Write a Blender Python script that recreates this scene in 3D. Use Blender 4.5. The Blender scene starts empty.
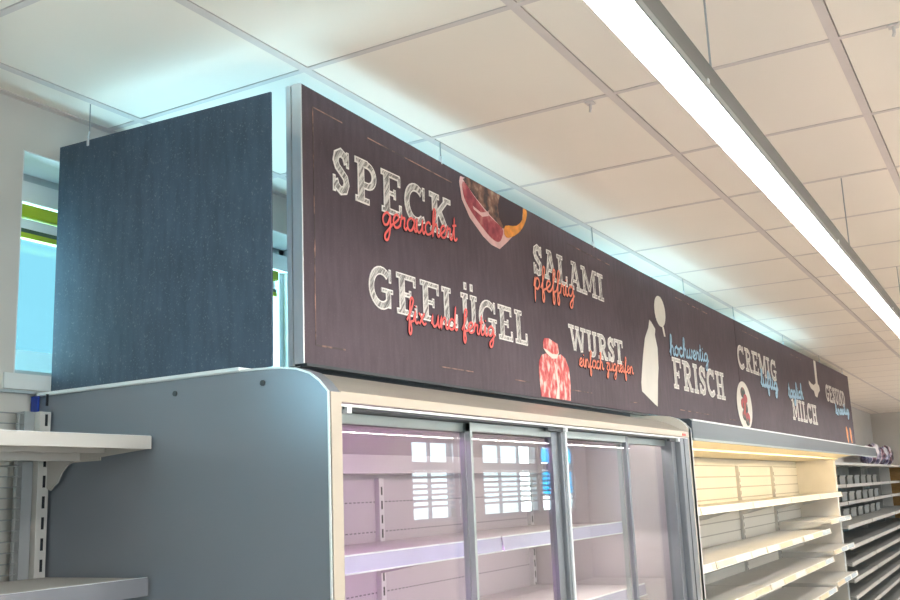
import bpy, bmesh, math, random
from mathutils import Vector, Matrix
random.seed(7)
sc = bpy.context.scene
COL = sc.collection
CZ = 1.70          # camera height; coordinates below are measured from eye level, floor at -1.70

# ------------------------------------------------------------------ camera
cam_data = bpy.data.cameras.new('camera')
cam_data.sensor_width = 36.0
cam_data.lens = 985.7 / 900 * 36
cam_data.clip_start = 0.02
cam = bpy.data.objects.new('camera', cam_data)
COL.objects.link(cam)
r0 = Vector((0.4986, -0.86589, -0.04042)); r1 = Vector((0.14853, 0.13129, -0.98015)); r2 = Vector((0.85401, 0.4827, 0.19407))
M = Matrix((( r0.x, -r1.x, -r2.x, 0), (r0.y, -r1.y, -r2.y, 0), (r0.z, -r1.z, -r2.z, CZ), (0, 0, 0, 1)))
cam.matrix_world = M
sc.camera = cam

# ------------------------------------------------------------------ world, exposure, daylight
world = bpy.data.worlds.new('daylight'); sc.world = world
world.use_nodes = True
bg = world.node_tree.nodes['Background']
bg.inputs[0].default_value = (0.27, 0.74, 0.93, 1)
bg.inputs[1].default_value = 0.85
WINDOW_LIGHT = 75.0      # daylight entering each back window
FRONT_LIGHT = 85.0
LAMP = 46.0
sc.view_settings.view_transform = 'Standard'
sc.view_settings.look = 'None'
sc.view_settings.gamma = 1.0
sc.view_settings.exposure = 0.36
sc.view_settings.use_curve_mapping = False

BACK = 2.23; CEIL = 1.10; FLOOR = -1.70; XL = -3.6; XR = 18.75; FRONT = -5.0
BACK_WINDOWS = [(-3.1, -1.9), (-0.85, 0.45), (1.64, 2.93), (4.2, 5.5), (6.7, 8.0)]
WZ0, WZ1 = 0.355, 0.963

def area_light(name, loc, sx, sy, energy, color, direction):
    l = bpy.data.lights.new(name, 'AREA'); l.shape = 'RECTANGLE'; l.size = sx; l.size_y = sy
    l.energy = energy; l.color = color
    o = bpy.data.objects.new(name, l); COL.objects.link(o)
    o.location = (loc[0], loc[1], loc[2] + CZ)
    o.rotation_euler = Vector(direction).to_track_quat('-Z', 'Y').to_euler()
    return o
# bounced daylight from the ground outside, entering upward through each back window
for a, b in BACK_WINDOWS:
    area_light('window_daylight', ((a + b) / 2, 2.86, 0.25), b - a + .3, 1.1, WINDOW_LIGHT * (3.0 if a < 1 else 1.35), (0.47, 0.86, 1.0), (0, -1, 0.45))

# daylight through the shop front windows
for a, b in ((-2.4, -0.6), (0.0, 1.8), (2.4, 4.2), (12.25, 14.0), (14.35, 16.5), (16.62, 18.1)):
    area_light('front_daylight', ((a + b) / 2, -5.45, 0.05), b - a + .2, 1.9, FRONT_LIGHT * (1.7 if a < 5 else (.7 if a < 16.6 else 1.6)), (0.84, 0.96, 1.0), (0, 1, 0.05))

# ------------------------------------------------------------------ materials
def newmat(name):
    m = bpy.data.materials.new(name); m.use_nodes = True
    nt = m.node_tree
    return m, nt, nt.nodes['Principled BSDF']
def mat(name, col, rough=0.5, metal=0.0, var=0.06, scale=8.0, bump=0.0, stretch=None, spec=0.5):
    m, nt, p = newmat(name)
    tc = nt.nodes.new('ShaderNodeTexCoord'); no = nt.nodes.new('ShaderNodeTexNoise')
    no.inputs['Scale'].default_value = scale; no.inputs['Detail'].default_value = 5
    src = tc.outputs['Object']
    if stretch:
        mp = nt.nodes.new('ShaderNodeMapping'); mp.inputs['Scale'].default_value = stretch
        nt.links.new(src, mp.inputs[0]); src = mp.outputs[0]
    nt.links.new(src, no.inputs['Vector'])
    r = nt.nodes.new('ShaderNodeValToRGB')
    r.color_ramp.elements[0].position = 0.3; r.color_ramp.elements[1].position = 0.7
    r.color_ramp.elements[0].color = tuple(c * (1 - var) for c in col) + (1,)
    r.color_ramp.elements[1].color = tuple(min(1, c * (1 + var)) for c in col) + (1,)
    nt.links.new(no.outputs['Fac'], r.inputs[0]); nt.links.new(r.outputs[0], p.inputs['Base Color'])
    p.inputs['Roughness'].default_value = rough; p.inputs['Metallic'].default_value = metal
    p.inputs['Specular IOR Level'].default_value = spec
    if bump:
        b = nt.nodes.new('ShaderNodeBump'); b.inputs['Strength'].default_value = bump; b.inputs['Distance'].default_value = 0.002
        nt.links.new(no.outputs['Fac'], b.inputs['Height']); nt.links.new(b.outputs[0], p.inputs['Normal'])
    return m
def emis(name, col, strength):
    m, nt, p = newmat(name)
    p.inputs['Base Color'].default_value = (0.8, 0.8, 0.8, 1)
    p.inputs['Emission Color'].default_value = col + (1,); p.inputs['Emission Strength'].default_value = strength
    return m
def glassmat(name, tint, refl_rough=0.0, ior=1.5, boost=1.0):
    m = bpy.data.materials.new(name); m.use_nodes = True; nt = m.node_tree
    nt.nodes.remove(nt.nodes['Principled BSDF']); out = nt.nodes['Material Output']
    t = nt.nodes.new('ShaderNodeBsdfTransparent'); t.inputs[0].default_value = tint + (1,)
    g = nt.nodes.new('ShaderNodeBsdfGlossy'); g.inputs['Roughness'].default_value = refl_rough
    f = nt.nodes.new('ShaderNodeFresnel')
    ge = nt.nodes.new('ShaderNodeNewGeometry'); im = nt.nodes.new('ShaderNodeMix')
    im.inputs[2].default_value = ior; im.inputs[3].default_value = 1.0 / ior
    nt.links.new(ge.outputs['Backfacing'], im.inputs[0]); nt.links.new(im.outputs[0], f.inputs[0])
    mu = nt.nodes.new('ShaderNodeMath'); mu.operation = 'MULTIPLY'; mu.inputs[1].default_value = boost; mu.use_clamp = True
    mx = nt.nodes.new('ShaderNodeMixShader')
    nt.links.new(f.outputs[0], mu.inputs[0]); nt.links.new(mu.outputs[0], mx.inputs[0])
    nt.links.new(t.outputs[0], mx.inputs[1]); nt.links.new(g.outputs[0], mx.inputs[2])
    nt.links.new(mx.outputs[0], out.inputs['Surface'])
    return m
def board(name, base, speck, speck_col, rough, cloud=0.35):
    """chalkboard laminate: cloudy chalk wipes, fine dust specks"""
    m, nt, p = newmat(name)
    N = nt.nodes.new; L = nt.links.new
    tc = N('ShaderNodeTexCoord')
    n1 = N('ShaderNodeTexNoise'); n1.inputs['Scale'].default_value = 2.2; n1.inputs['Detail'].default_value = 8; n1.inputs['Roughness'].default_value = 0.65
    n2 = N('ShaderNodeTexNoise'); n2.inputs['Scale'].default_value = 210; n2.inputs['Detail'].default_value = 2
    n3 = N('ShaderNodeTexNoise'); n3.inputs['Scale'].default_value = 14; n3.inputs['Detail'].default_value = 6
    mp = N('ShaderNodeMapping'); mp.inputs['Scale'].default_value = (3.5, 3.5, 0.7)
    L(tc.outputs['Object'], n1.inputs['Vector']); L(tc.outputs['Object'], n2.inputs['Vector'])
    L(tc.outputs['Object'], mp.inputs[0]); L(mp.outputs[0], n3.inputs['Vector'])
    r1_ = N('ShaderNodeValToRGB'); e = r1_.color_ramp.elements
    e[0].position = 0.3; e[1].position = 0.75
    e[0].color = tuple(c * (1 - cloud * .6) for c in base) + (1,); e[1].color = tuple(c * (1 + cloud) for c in base) + (1,)
    L(n1.outputs['Fac'], r1_.inputs[0])
    r2_ = N('ShaderNodeValToRGB'); e = r2_.color_ramp.elements
    e[0].position = 0.35; e[1].position = 0.75; e[0].color = (0, 0, 0, 1); e[1].color = (1, 1, 1, 1)
    L(n3.outputs['Fac'], r2_.inputs[0])
    mx = N('ShaderNodeMix'); mx.data_type = 'RGBA'; mx.blend_type = 'ADD'; mx.inputs[7].default_value = tuple(c * 0.35 for c in base) + (1,)
    L(r2_.outputs[0], mx.inputs[0]); L(r1_.outputs[0], mx.inputs[6])
    r3_ = N('ShaderNodeValToRGB'); e = r3_.color_ramp.elements
    e[0].position = 0.62; e[1].position = 0.72; e[0].color = (0, 0, 0, 1); e[1].color = (speck, speck, speck, 1)
    L(n2.outputs['Fac'], r3_.inputs[0])
    m2 = N('ShaderNodeMix'); m2.data_type = 'RGBA'; m2.inputs[7].default_value = speck_col + (1,)
    L(r3_.outputs[0], m2.inputs[0]); L(mx.outputs[2], m2.inputs[6])
    L(m2.outputs[2], p.inputs['Base Color']); p.inputs['Roughness'].default_value = rough; p.inputs['Specular IOR Level'].default_value = .3
    return m
def hatch(name, a, b, freq=260, rot=0.9):
    """diagonal chalk hatching inside the letters"""
    m, nt, p = newmat(name); N = nt.nodes.new; L = nt.links.new
    tc = N('ShaderNodeTexCoord'); mp = N('ShaderNodeMapping'); mp.inputs['Rotation'].default_value = (0, rot, 0)
    w = N('ShaderNodeTexNoise'); mp.inputs['Scale'].default_value = (1.0, 1.0, 14.0)
    w.inputs['Scale'].default_value = 9.0; w.inputs['Detail'].default_value = 4; w.inputs['Roughness'].default_value = .7
    mp2 = N('ShaderNodeMapping'); mp2.inputs['Scale'].default_value = (1, 1, 1)
    mp.inputs['Rotation'].default_value = (0, 0, 0); mp2.inputs['Rotation'].default_value = (0, rot, 0)
    L(tc.outputs['Object'], mp2.inputs[0]); L(mp2.outputs[0], mp.inputs[0]); L(mp.outputs[0], w.inputs['Vector'])
    r = N('ShaderNodeValToRGB'); e = r.color_ramp.elements; e[0].position = .43; e[1].position = .56
    e[0].color = a + (1,); e[1].color = b + (1,)
    L(w.outputs['Fac'], r.inputs[0]); L(r.outputs[0], p.inputs['Base Color']); p.inputs['Roughness'].default_value = .7
    return m
def spots(name, cols, scale, rough=0.6, stretch=(1, 1, 1), pos=None):
    m, nt, p = newmat(name); N = nt.nodes.new; L = nt.links.new
    tc = N('ShaderNodeTexCoord'); mp = N('ShaderNodeMapping'); mp.inputs['Scale'].default_value = stretch
    n = N('ShaderNodeTexNoise'); n.inputs['Scale'].default_value = scale; n.inputs['Detail'].default_value = 4
    L(tc.outputs['Object'], mp.inputs[0]); L(mp.outputs[0], n.inputs['Vector'])
    r = N('ShaderNodeValToRGB'); r.color_ramp.interpolation = 'LINEAR'; e = r.color_ramp.elements
    k = len(cols)
    for i in range(k - 2): e.new(0.5)
    for i, c in enumerate(cols):
        e[i].position = (pos[i] if pos else 0.35 + 0.3 * i / (k - 1)); e[i].color = c + (1,)
    L(n.outputs['Fac'], r.inputs[0]); L(r.outputs[0], p.inputs['Base Color']); p.inputs['Roughness'].default_value = rough
    return m
def grid_mat(name, base, line, sx, sz, t=0.1, rough=0.5):
    """panel with a regular pattern of pressed slots"""
    m, nt, p = newmat(name); N = nt.nodes.new; L = nt.links.new
    tc = N('ShaderNodeTexCoord'); s = N('ShaderNodeSeparateXYZ'); L(tc.outputs['Object'], s.inputs[0])
    def cell(o, f, a):
        mu = N('ShaderNodeMath'); mu.operation = 'MULTIPLY'; mu.inputs[1].default_value = f; L(o, mu.inputs[0])
        fr = N('ShaderNodeMath'); fr.operation = 'FRACT'; L(mu.outputs[0], fr.inputs[0])
        g = N('ShaderNodeMath'); g.operation = 'LESS_THAN'; g.inputs[1].default_value = a; L(fr.outputs[0], g.inputs[0]); return g.outputs[0]
    a = cell(s.outputs[0], sx, 0.62 if sx > 0 else 2); b = cell(s.outputs[2], sz, t)
    mu = N('ShaderNodeMath'); mu.operation = 'MULTIPLY'; L(a, mu.inputs[0]); L(b, mu.inputs[1])
    mx = N('ShaderNodeMix'); mx.data_type = 'RGBA'; mx.inputs[6].default_value = base + (1,); mx.inputs[7].default_value = line + (1,)
    L(mu.outputs[0], mx.inputs[0]); L(mx.outputs[2], p.inputs['Base Color']); p.inputs['Roughness'].default_value = rough
    return m

def translucent(name, col):
    m = mat(name, col, .5); nt = m.node_tree; p = nt.nodes['Principled BSDF']; out = nt.nodes['Material Output']
    t = nt.nodes.new('ShaderNodeBsdfTranslucent'); t.inputs[0].default_value = col + (1,)
    mx = nt.nodes.new('ShaderNodeMixShader'); mx.inputs[0].default_value = .7
    nt.links.new(p.outputs[0], mx.inputs[1]); nt.links.new(t.outputs[0], mx.inputs[2]); nt.links.new(mx.outputs[0], out.inputs['Surface'])
    return m
MAT = dict(
    tile=mat('ceiling_tile_paint', (0.86, 0.775, 0.70), .9, var=.02, scale=1.5),
    tbar=mat('ceiling_grid_metal', (0.66, 0.58, 0.56), .8, var=.03),
    void=mat('ceiling_void', (0.05, 0.05, 0.05), .9),
    wall=mat('plaster_wall', (0.60, 0.565, 0.53), .85, var=.03, scale=3, bump=.2),
    reveal=mat('window_reveal_paint', (0.72, 0.74, 0.74), .7, var=.02),
    floor=mat('floor_tiles', (0.62, 0.56, 0.50), .35, var=.1, scale=2),
    side_board=board('slate_board', (0.052, 0.074, 0.110), 0.26, (0.40, 0.45, 0.50), .5, .3),
    banner=board('chalk_board', (0.079, 0.057, 0.071), 0.16, (0.35, 0.3, 0.3), .62, .3),
    profile=mat('aluminium_profile', (0.72, 0.76, 0.80), .35, .3, .03),
    darkgap=mat('dark_gap', (0.05, 0.06, 0.07), .6),
    chalk=mat('chalk_white', (0.90, 0.85, 0.82), .8, var=.12, scale=60),
    chalkin=hatch('chalk_hatching', (0.20, 0.18, 0.175), (0.72, 0.68, 0.65)),
    chalkfar=hatch('chalk_hatching_light', (0.45, 0.43, 0.41), (0.75, 0.72, 0.68)),
    red=mat('script_red', (0.90, 0.15, 0.14), .7, var=.1, scale=40),
    coral=mat('script_coral', (0.85, 0.26, 0.17), .7, var=.1, scale=40),
    blue=mat('script_blue', (0.36, 0.56, 0.72), .7, var=.12, scale=40),
    outline_dark=mat('script_shadow', (0.055, 0.035, 0.045), .8),
    frameline=spots('chalk_frame_line', [(0.09, 0.07, 0.07), (0.45, 0.25, 0.2)], 16, .8, pos=[.45, .62]),
    ham=spots('ham_meat', [(0.25, 0.03, 0.05), (0.42, 0.07, 0.09), (0.60, 0.25, 0.22)], 26, pos=[.35, .55, .72]),
    fat=mat('ham_fat', (0.75, 0.48, 0.47), .6, var=.15, scale=20),
    crust=spots('ham_crust', [(0.05, 0.03, 0.03), (0.22, 0.10, 0.07), (0.50, 0.36, 0.27)], 24, pos=[.40, .55, .72]),
    rope=mat('ham_rind_orange', (0.80, 0.30, 0.05), .6, var=.25, scale=30),
    salami=spots('salami_slice', [(0.55, 0.05, 0.06), (0.74, 0.16, 0.15), (0.85, 0.60, 0.55)], 42, pos=[.36, .50, .62], stretch=(1, 1, .6)),
    berry=spots('berry_topping', [(0.03, 0.04, 0.04), (0.10, 0.12, 0.10), (0.55, 0.05, 0.05)], 12, pos=[.4, .5, .6]),
    cream=mat('cream_paint', (0.72, 0.68, 0.62), .6, var=.04),
    carrot=mat('carrot_orange', (0.85, 0.32, 0.08), .6, var=.15),
    endpanel=mat('end_panel_steel', (0.23, 0.255, 0.30), .30, .35, .03, scale=2),
    edge=mat('white_edge_trim', (0.78, 0.82, 0.84), .35, .2, .02),
    beige=mat('beige_coated_steel', (0.46, 0.405, 0.335), .4, .15, .02),
    hood=mat('hood_coated_steel', (0.40, 0.37, 0.32), .35, .3, .05),
    greyrail=mat('grey_green_rail', (0.35, 0.40, 0.40), .35, .4, .03),
    dark=mat('dark_grey_metal', (0.11, 0.12, 0.13), .4, .5, .05),
    jamb=mat('door_jamb_metal', (0.24, 0.26, 0.29), .35, .6, .05),
    steel=mat('brushed_fascia_steel', (0.085, 0.11, 0.135), .32, .6, .06, scale=5, stretch=(.3, 1, 8)),
    inner=mat('cabinet_lining_white', (0.52, 0.46, 0.51), .4, .0, .03),
    backpanel=grid_mat('slotted_back_panel', (0.48, 0.41, 0.47), (0.14, 0.12, 0.15), 40, 9.5, .045),
    backpanel2=grid_mat('grooved_back_panel', (0.66, 0.65, 0.61), (0.36, 0.35, 0.33), 0, 12, .10),
    postm=mat('slotted_post_metal', (0.62, 0.58, 0.62), .4, .2, .03),
    slot=mat('slot_hole', (0.015, 0.015, 0.02), .9),
    shelf=mat('shelf_coated_metal', (0.60, 0.59, 0.57), .35, .2, .03),
    rail=mat('price_rail_cream', (0.62, 0.58, 0.50), .3, .0, .06, scale=3),
    railend=mat('price_rail_bluish', (0.55, 0.66, 0.78), .25, .0, .06, scale=3),
    labelcream=mat('label_strip_cream', (0.72, 0.62, 0.46), .3, .0, .08, scale=9),
    labelwhite=mat('label_strip_white', (0.78, 0.75, 0.72), .3, .0, .05),
    railA=mat('price_rail_lilac', (0.42, 0.40, 0.58), .25, .0, .05),
    gshelf=mat('gondola_cream_metal', (0.56, 0.53, 0.50), .45, .1, .02),
    gmetal=mat('gondola_grey_metal', (0.36, 0.37, 0.38), .45, .2, .03),
    glip=mat('lower_shelf_grey_lip', (0.22, 0.22, 0.25), .4, .1, .03),
    wire=mat('wire_grey', (0.40, 0.40, 0.41), .4, .5, .03),
    darkshelf=mat('dark_shelf_metal', (0.30, 0.31, 0.31), .35, .4, .05),
    darklip=mat('shelf_lip_silver', (0.55, 0.55, 0.54), .3, .2, .05),
    backdark=spots('dark_back_panel', [(0.12, 0.13, 0.13), (0.22, 0.23, 0.22)], 4),
    wood=spots('wood_back_panel', [(0.30, 0.16, 0.05), (0.45, 0.26, 0.09)], 5, stretch=(.3, 1, 4)),
    crate=mat('grey_crate_plastic', (0.20, 0.215, 0.21), .5, var=.08),
    lampbody=mat('lamp_housing_grey', (0.15, 0.145, 0.14), .5, .0, .03),
    lampedge=mat('lamp_edge_aluminium', (0.32, 0.32, 0.32), .5, .0, .03),
    led=emis('led_diffuser', (1.0, 0.96, 0.90), LAMP),
    pink=emis('pink_meat_tube', (1.0, 0.45, 1.0), 19.0),
    whitetube=emis('white_tube', (1.0, 0.92, 0.80), 24.0),
    warm=emis('warm_tube', (1.0, 0.78, 0.46), 48.0),
    canopy=mat('canopy_cream', (0.80, 0.68, 0.44), .4, .0, .03),
    blind=mat('lime_blind', (0.36, 0.45, 0.01), .6, var=.05),
    blindrail=mat('blind_bottom_rail', (0.05, 0.09, 0.05), .5),
    cord=mat('blind_cord', (0.30, 0.42, 0.42), .7),
    winframe=mat('window_frame_grey', (0.45, 0.50, 0.52), .4, .1, .03),
    bluefilm=mat('dark_blue_plastic', (0.01, 0.04, 0.30), .4),
    cyanposter=translucent('cyan_poster', (0.03, 0.72, 1.0)),
    outside=mat('outside_rendered_wall', (0.24, 0.30, 0.32), .9),
    grass=spots('outside_green', [(0.10, 0.30, 0.04), (0.5, 0.6, 0.3)], 3),
    slat=mat('white_blind_slat', (0.8, 0.85, 0.85), .6),
    bag=spots('patterned_bag_film', [(0.03, 0.02, 0.05), (0.28, 0.10, 0.14), (0.75, 0.70, 0.80)], 7, .3, pos=[.42, .5, .56]),
    bag2=spots('patterned_bag_film_light', [(0.06, 0.05, 0.12), (0.45, 0.40, 0.55), (0.85, 0.80, 0.85)], 6, .3, pos=[.40, .48, .56]),
    glass=glassmat('clear_glass', (0.96, 0.98, 0.97), 0.0, 1.5, 1.25),
    wglass=glassmat('window_glass', (0.98, 1.0, 1.0), 0.0, 1.45, .8),
    redled=mat('red_indicator', (0.7, 0.05, 0.04), .4),
    redberry=mat('berry_red', (0.42, 0.07, 0.08), .6, var=.3, scale=30),
)

# ------------------------------------------------------------------ mesh building
class MB:
    def __init__(s): s.v = []; s.f = []; s.mi = []
    def box(s, x0, x1, y0, y1, z0, z1, mi=0):
        b = len(s.v)
        s.v += [(x0, y0, z0), (x1, y0, z0), (x1, y1, z0), (x0, y1, z0), (x0, y0, z1), (x1, y0, z1), (x1, y1, z1), (x0, y1, z1)]
        for q in ((0, 3, 2, 1), (4, 5, 6, 7), (0, 1, 5, 4), (1, 2, 6, 5), (2, 3, 7, 6), (3, 0, 4, 7)):
            s.f.append(tuple(b + i for i in q)); s.mi.append(mi)
        return s
    def prism(s, pts, axis, a0, a1, mi=0):
        """extrude a 2D outline: axis 'x' -> pts are (y,z); 'y' -> (x,z); 'z' -> (x,y)"""
        b = len(s.v); n = len(pts)
        for a in (a0, a1):
            for p, q in pts:
                s.v.append({'x': (a, p, q), 'y': (p, a, q), 'z': (p, q, a)}[axis])
        s.f.append(tuple(b + i for i in range(n))); s.mi.append(mi)
        s.f.append(tuple(b + n + i for i in reversed(range(n)))); s.mi.append(mi)
        for i in range(n):
            j = (i + 1) % n
            s.f.append((b + i, b + n + i, b + n + j, b + j)); s.mi.append(mi)
        return s
    def tube(s, pts, r, n=8, mi=0):
        P = [Vector(p) for p in pts]; b = len(s.v)
        for i, p in enumerate(P):
            d = (P[min(i + 1, len(P) - 1)] - P[max(i - 1, 0)]).normalized()
            u = d.orthogonal().normalized() if i == 0 else (u - d * u.dot(d)).normalized()
            w = d.cross(u)
            for k in range(n):
                a = 2 * math.pi * k / n
                s.v.append(tuple(p + (u * math.cos(a) + w * math.sin(a)) * r))
        for i in range(len(P) - 1):
            for k in range(n):
                k2 = (k + 1) % n
                s.f.append((b + i * n + k, b + i * n + k2, b + (i + 1) * n + k2, b + (i + 1) * n + k)); s.mi.append(mi)
        s.f.append(tuple(b + k for k in reversed(range(n)))); s.mi.append(mi)
        e = b + (len(P) - 1) * n
        s.f.append(tuple(e + k for k in range(n))); s.mi.append(mi)
        return s
    def stroke(s, pts, hw, y0, y1, mi=0, ramp=0.0):
        """flat ribbon on an XZ plane following pts, extruded from y0 to y1"""
        n = len(pts); L = []; R = []
        for i in range(n):
            a = Vector(pts[max(i - 1, 0)]); c = Vector(pts[min(i + 1, n - 1)]); p = Vector(pts[i])
            if 0 < i < n - 1:
                d1 = (p - a).normalized(); d2 = (c - p).normalized(); d = (d1 + d2)
                d = d.normalized() if d.length > 1e-6 else d1
                k = 1 / max(.55, d.dot(d1))
            else: d = (c - a).normalized(); k = 1
            nn = Vector((-d.y, d.x)) * hw * k
            L.append(p + nn); R.append(p - nn)
        b = len(s.v)
        for i in range(n):
            yr = y0 - ramp * i / n
            s.v += [(L[i].x, yr, L[i].y), (R[i].x, yr, R[i].y), (R[i].x, y1, R[i].y), (L[i].x, y1, L[i].y)]
        for i in range(n - 1):
            o = b + i * 4
            for q in ((0, 1), (1, 2), (2, 3), (3, 0)):
                s.f.append((o + q[0], o + 4 + q[0], o + 4 + q[1], o + q[1])); s.mi.append(mi)
        s.f.append((b, b + 1, b + 2, b + 3)); s.mi.append(mi)
        o = b + (n - 1) * 4; s.f.append((o + 3, o + 2, o + 1, o)); s.mi.append(mi)
        return s
    def build(s, name, mats, parent=None, loc=None, bevel=0.0, smooth=False, fix=True):
        if not isinstance(mats, (list, tuple)): mats = [mats]
        vs = [Vector(v) for v in s.v]
        if parent is not None:
            org = parent['_o']; org = Vector(org)
        else:
            if loc is None:
                lo = [min(v[i] for v in vs) for i in range(3)]; hi = [max(v[i] for v in vs) for i in range(3)]
                loc = ((lo[0] + hi[0]) / 2, (lo[1] + hi[1]) / 2, lo[2])
            org = Vector(loc)
        me = bpy.data.meshes.new(name)
        me.from_pydata([tuple(v - org) for v in vs], [], s.f)
        for m in mats: me.materials.append(m)
        me.polygons.foreach_set('material_index', s.mi)
        if fix:
            bm = bmesh.new(); bm.from_mesh(me); bmesh.ops.recalc_face_normals(bm, faces=bm.faces); bm.to_mesh(me); bm.free()
        if smooth:
            for p in me.polygons: p.use_smooth = True
        o = bpy.data.objects.new(name, me); COL.objects.link(o)
        if parent is not None: o.parent = parent
        else: o.location = (org.x, org.y, org.z + CZ)
        o['_o'] = tuple(org)
        if bevel:
            md = o.modifiers.new('edge', 'BEVEL'); md.width = bevel; md.segments = 2; md.limit_method = 'ANGLE'
        return o
def thing(name, label, cat, loc, group=None):
    o = bpy.data.objects.new(name, None); COL.objects.link(o)
    o.empty_display_size = .05
    o.location = (loc[0], loc[1], loc[2] + CZ); o['_o'] = tuple(loc)
    o['label'] = label; o['category'] = cat
    if group: o['group'] = group
    return o
def tag(o, label, cat, group=None):
    o['label'] = label; o['category'] = cat
    if group: o['group'] = group
    return o
def struct(o): o['kind'] = 'structure'; return o
def bx(x0, x1, y0, y1, z0, z1): return MB().box(x0, x1, y0, y1, z0, z1)

# ------------------------------------------------------------------ ROOM SHELL
struct(bx(XL - .2, XR + .2, FRONT - .2, BACK + .3, FLOOR - .1, FLOOR).build('floor', MAT['floor']))
PX, PY = 0.6232, 0.6035; RX0 = 1.915; RY0 = 1.485
c = MB(); c.box(XL - .2, XR + .2, FRONT - .2, BACK + .3, CEIL + .05, CEIL + .15, 2)
i0 = math.floor((XL - RX0) / PX); i1 = math.ceil((XR - RX0) / PX)
j0 = math.floor((FRONT - RY0) / PY); j1 = math.ceil((BACK - RY0) / PY)
hb = 0.012
for i in range(i0, i1):
    for j in range(j0, j1):
        x0 = max(RX0 + i * PX + hb * .75, XL); x1 = min(RX0 + (i + 1) * PX - hb * .75 - .004, XR)
        y0 = max(RY0 + j * PY + hb, FRONT); y1 = min(RY0 + (j + 1) * PY - hb - .0035, BACK)
        if x1 - x0 > .02 and y1 - y0 > .02: c.box(x0, x1, y0, y1, CEIL, CEIL + .02, 0)
for j in range(j0, j1 + 1):
    y = RY0 + j * PY
    if FRONT < y < BACK: c.box(XL, XR, y - hb, y + hb, CEIL - .001, CEIL + .03, 1)
for i in range(i0, i1 + 1):
    x = RX0 + i * PX
    if XL < x < XR: c.box(x - hb * .75, x + hb * .75, FRONT, BACK, CEIL - .0005, CEIL + .03, 1)
c.box(XL, XR, BACK - .022, BACK, CEIL - .003, CEIL + .02, 1)
c.box(XR - .022, XR, FRONT, BACK, CEIL - .003, CEIL + .02, 1)
struct(c.build('ceiling', [MAT['tile'], MAT['tbar'], MAT['void']], fix=True))

w = MB(); T = .21
w.box(XL - .2, XR + .2, BACK, BACK + T, FLOOR, WZ0); w.box(XL - .2, XR + .2, BACK, BACK + T, WZ1, CEIL + .1)
xs = [XL - .2] + [v for ab in BACK_WINDOWS for v in ab] + [XR + .2]
for k in range(0, len(xs), 2): w.box(xs[k], xs[k + 1], BACK, BACK + T, WZ0, WZ1)
struct(w.build('wall_back', MAT['wall']))
struct(bx(XR, XR + .2, FRONT, BACK, FLOOR, CEIL + .1).build('wall_end', MAT['wall']))
struct(bx(XL - .2, XL, FRONT, BACK, FLOOR, CEIL + .1).build('wall_left', MAT['wall']))
# front shop wall with glazed openings
FW = [(12.25, 14.0), (14.35, 16.5), (16.62, 18.1), (-2.4, -0.6), (0.0, 1.8), (2.4, 4.2)]
FW = sorted(FW); fz0, fz1 = -0.38, 0.84
w = MB(); w.box(XL - .2, XR + .2, FRONT - .2, FRONT, FLOOR, fz0); w.box(XL - .2, XR + .2, FRONT - .2, FRONT, fz1, CEIL + .1)
xs = [XL - .2] + [v for ab in FW for v in ab] + [XR + .2]
for k in range(0, len(xs), 2): w.box(xs[k], xs[k + 1], FRONT - .2, FRONT, fz0, fz1)
struct(w.build('wall_front', MAT['wall']))
struct(bx(XL, XR, BACK - .014, BACK, .303, .310).build('trim_1', MAT['winframe']))

def back_window(n, a, b):
    t = MB(); y = BACK + T - .05
    t.box(a, b, y, y + .05, WZ0, WZ0 + .035); t.box(a, b, y, y + .05, WZ1 - .035, WZ1)
    t.box(a, a + .012, y, y + .05, WZ0, WZ1); t.box(b - .03, b, y, y + .05, WZ0, WZ1)
    f = struct(t.build('window_%d' % n, MAT['winframe']))
    g = bx(a + .012, b - .03, y + .02, y + .024, WZ0 + .035, WZ1 - .035).build('window_glass', MAT['wglass'], f)
    r = MB()
    r.box(a, b, BACK + .001, y, WZ1 - .004, WZ1 - .0005)
    r.box(a, a + .004, BACK + .001, y, WZ0, WZ1 - .004); r.box(b - .004, b, BACK + .001, y, WZ0, WZ1 - .004)
    r.box(a, b, y - .035, y, .865, .925)
    r.build('window_reveal', MAT['reveal'], f)
    bx(a - .03, b + .03, BACK - .006, BACK + T - .05, WZ0 - .041, WZ0 - .0005).build('window_sill', MAT['reveal'], f)
    return f
for k, (a, b) in enumerate(BACK_WINDOWS): back_window(k + 1, a, b)
# lime blind in each window that shows
def blind(a, b, label):
    t = thing('roller_blind', label, 'blind', ((a + b) / 2, BACK + .13, .775), 'lime blinds in the back windows')
    bx(a + .006, b - .034, BACK + .10, BACK + .15, .814, .850).build('cassette', MAT['blind'], t, bevel=.004)
    bx(a + .008, b - .036, BACK + .118, BACK + .124, .778, .812).build('rolled_fabric', MAT['edge'], t)
    bx(a + .006, b - .034, BACK + .112, BACK + .130, .770, .782).build('bottom_rail', MAT['blindrail'], t)
    bx(a + .006, b - .034, BACK + .110, BACK + .132, .755, .770).build('hem', MAT['blind'], t)
    for dx in (.012, .034):
        m = MB(); m.tube([(a + dx, BACK + .105, .80), (a + dx + .004, BACK + .10, .6), (a + dx + (.012 if dx > .02 else 0), BACK + .10, .41 if dx > .02 else .52)], .0015, 6)
        m.build('cord', MAT['cord'], t, smooth=True)
    bx(a + .006, a + .018, BACK + .096, BACK + .106, .497, .520).build('cord_weight', MAT['darkgap'], t, bevel=.002)
    return t
blind(1.64, 2.86, 'lime green rolled up blind in the window behind the dark side board')

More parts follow.
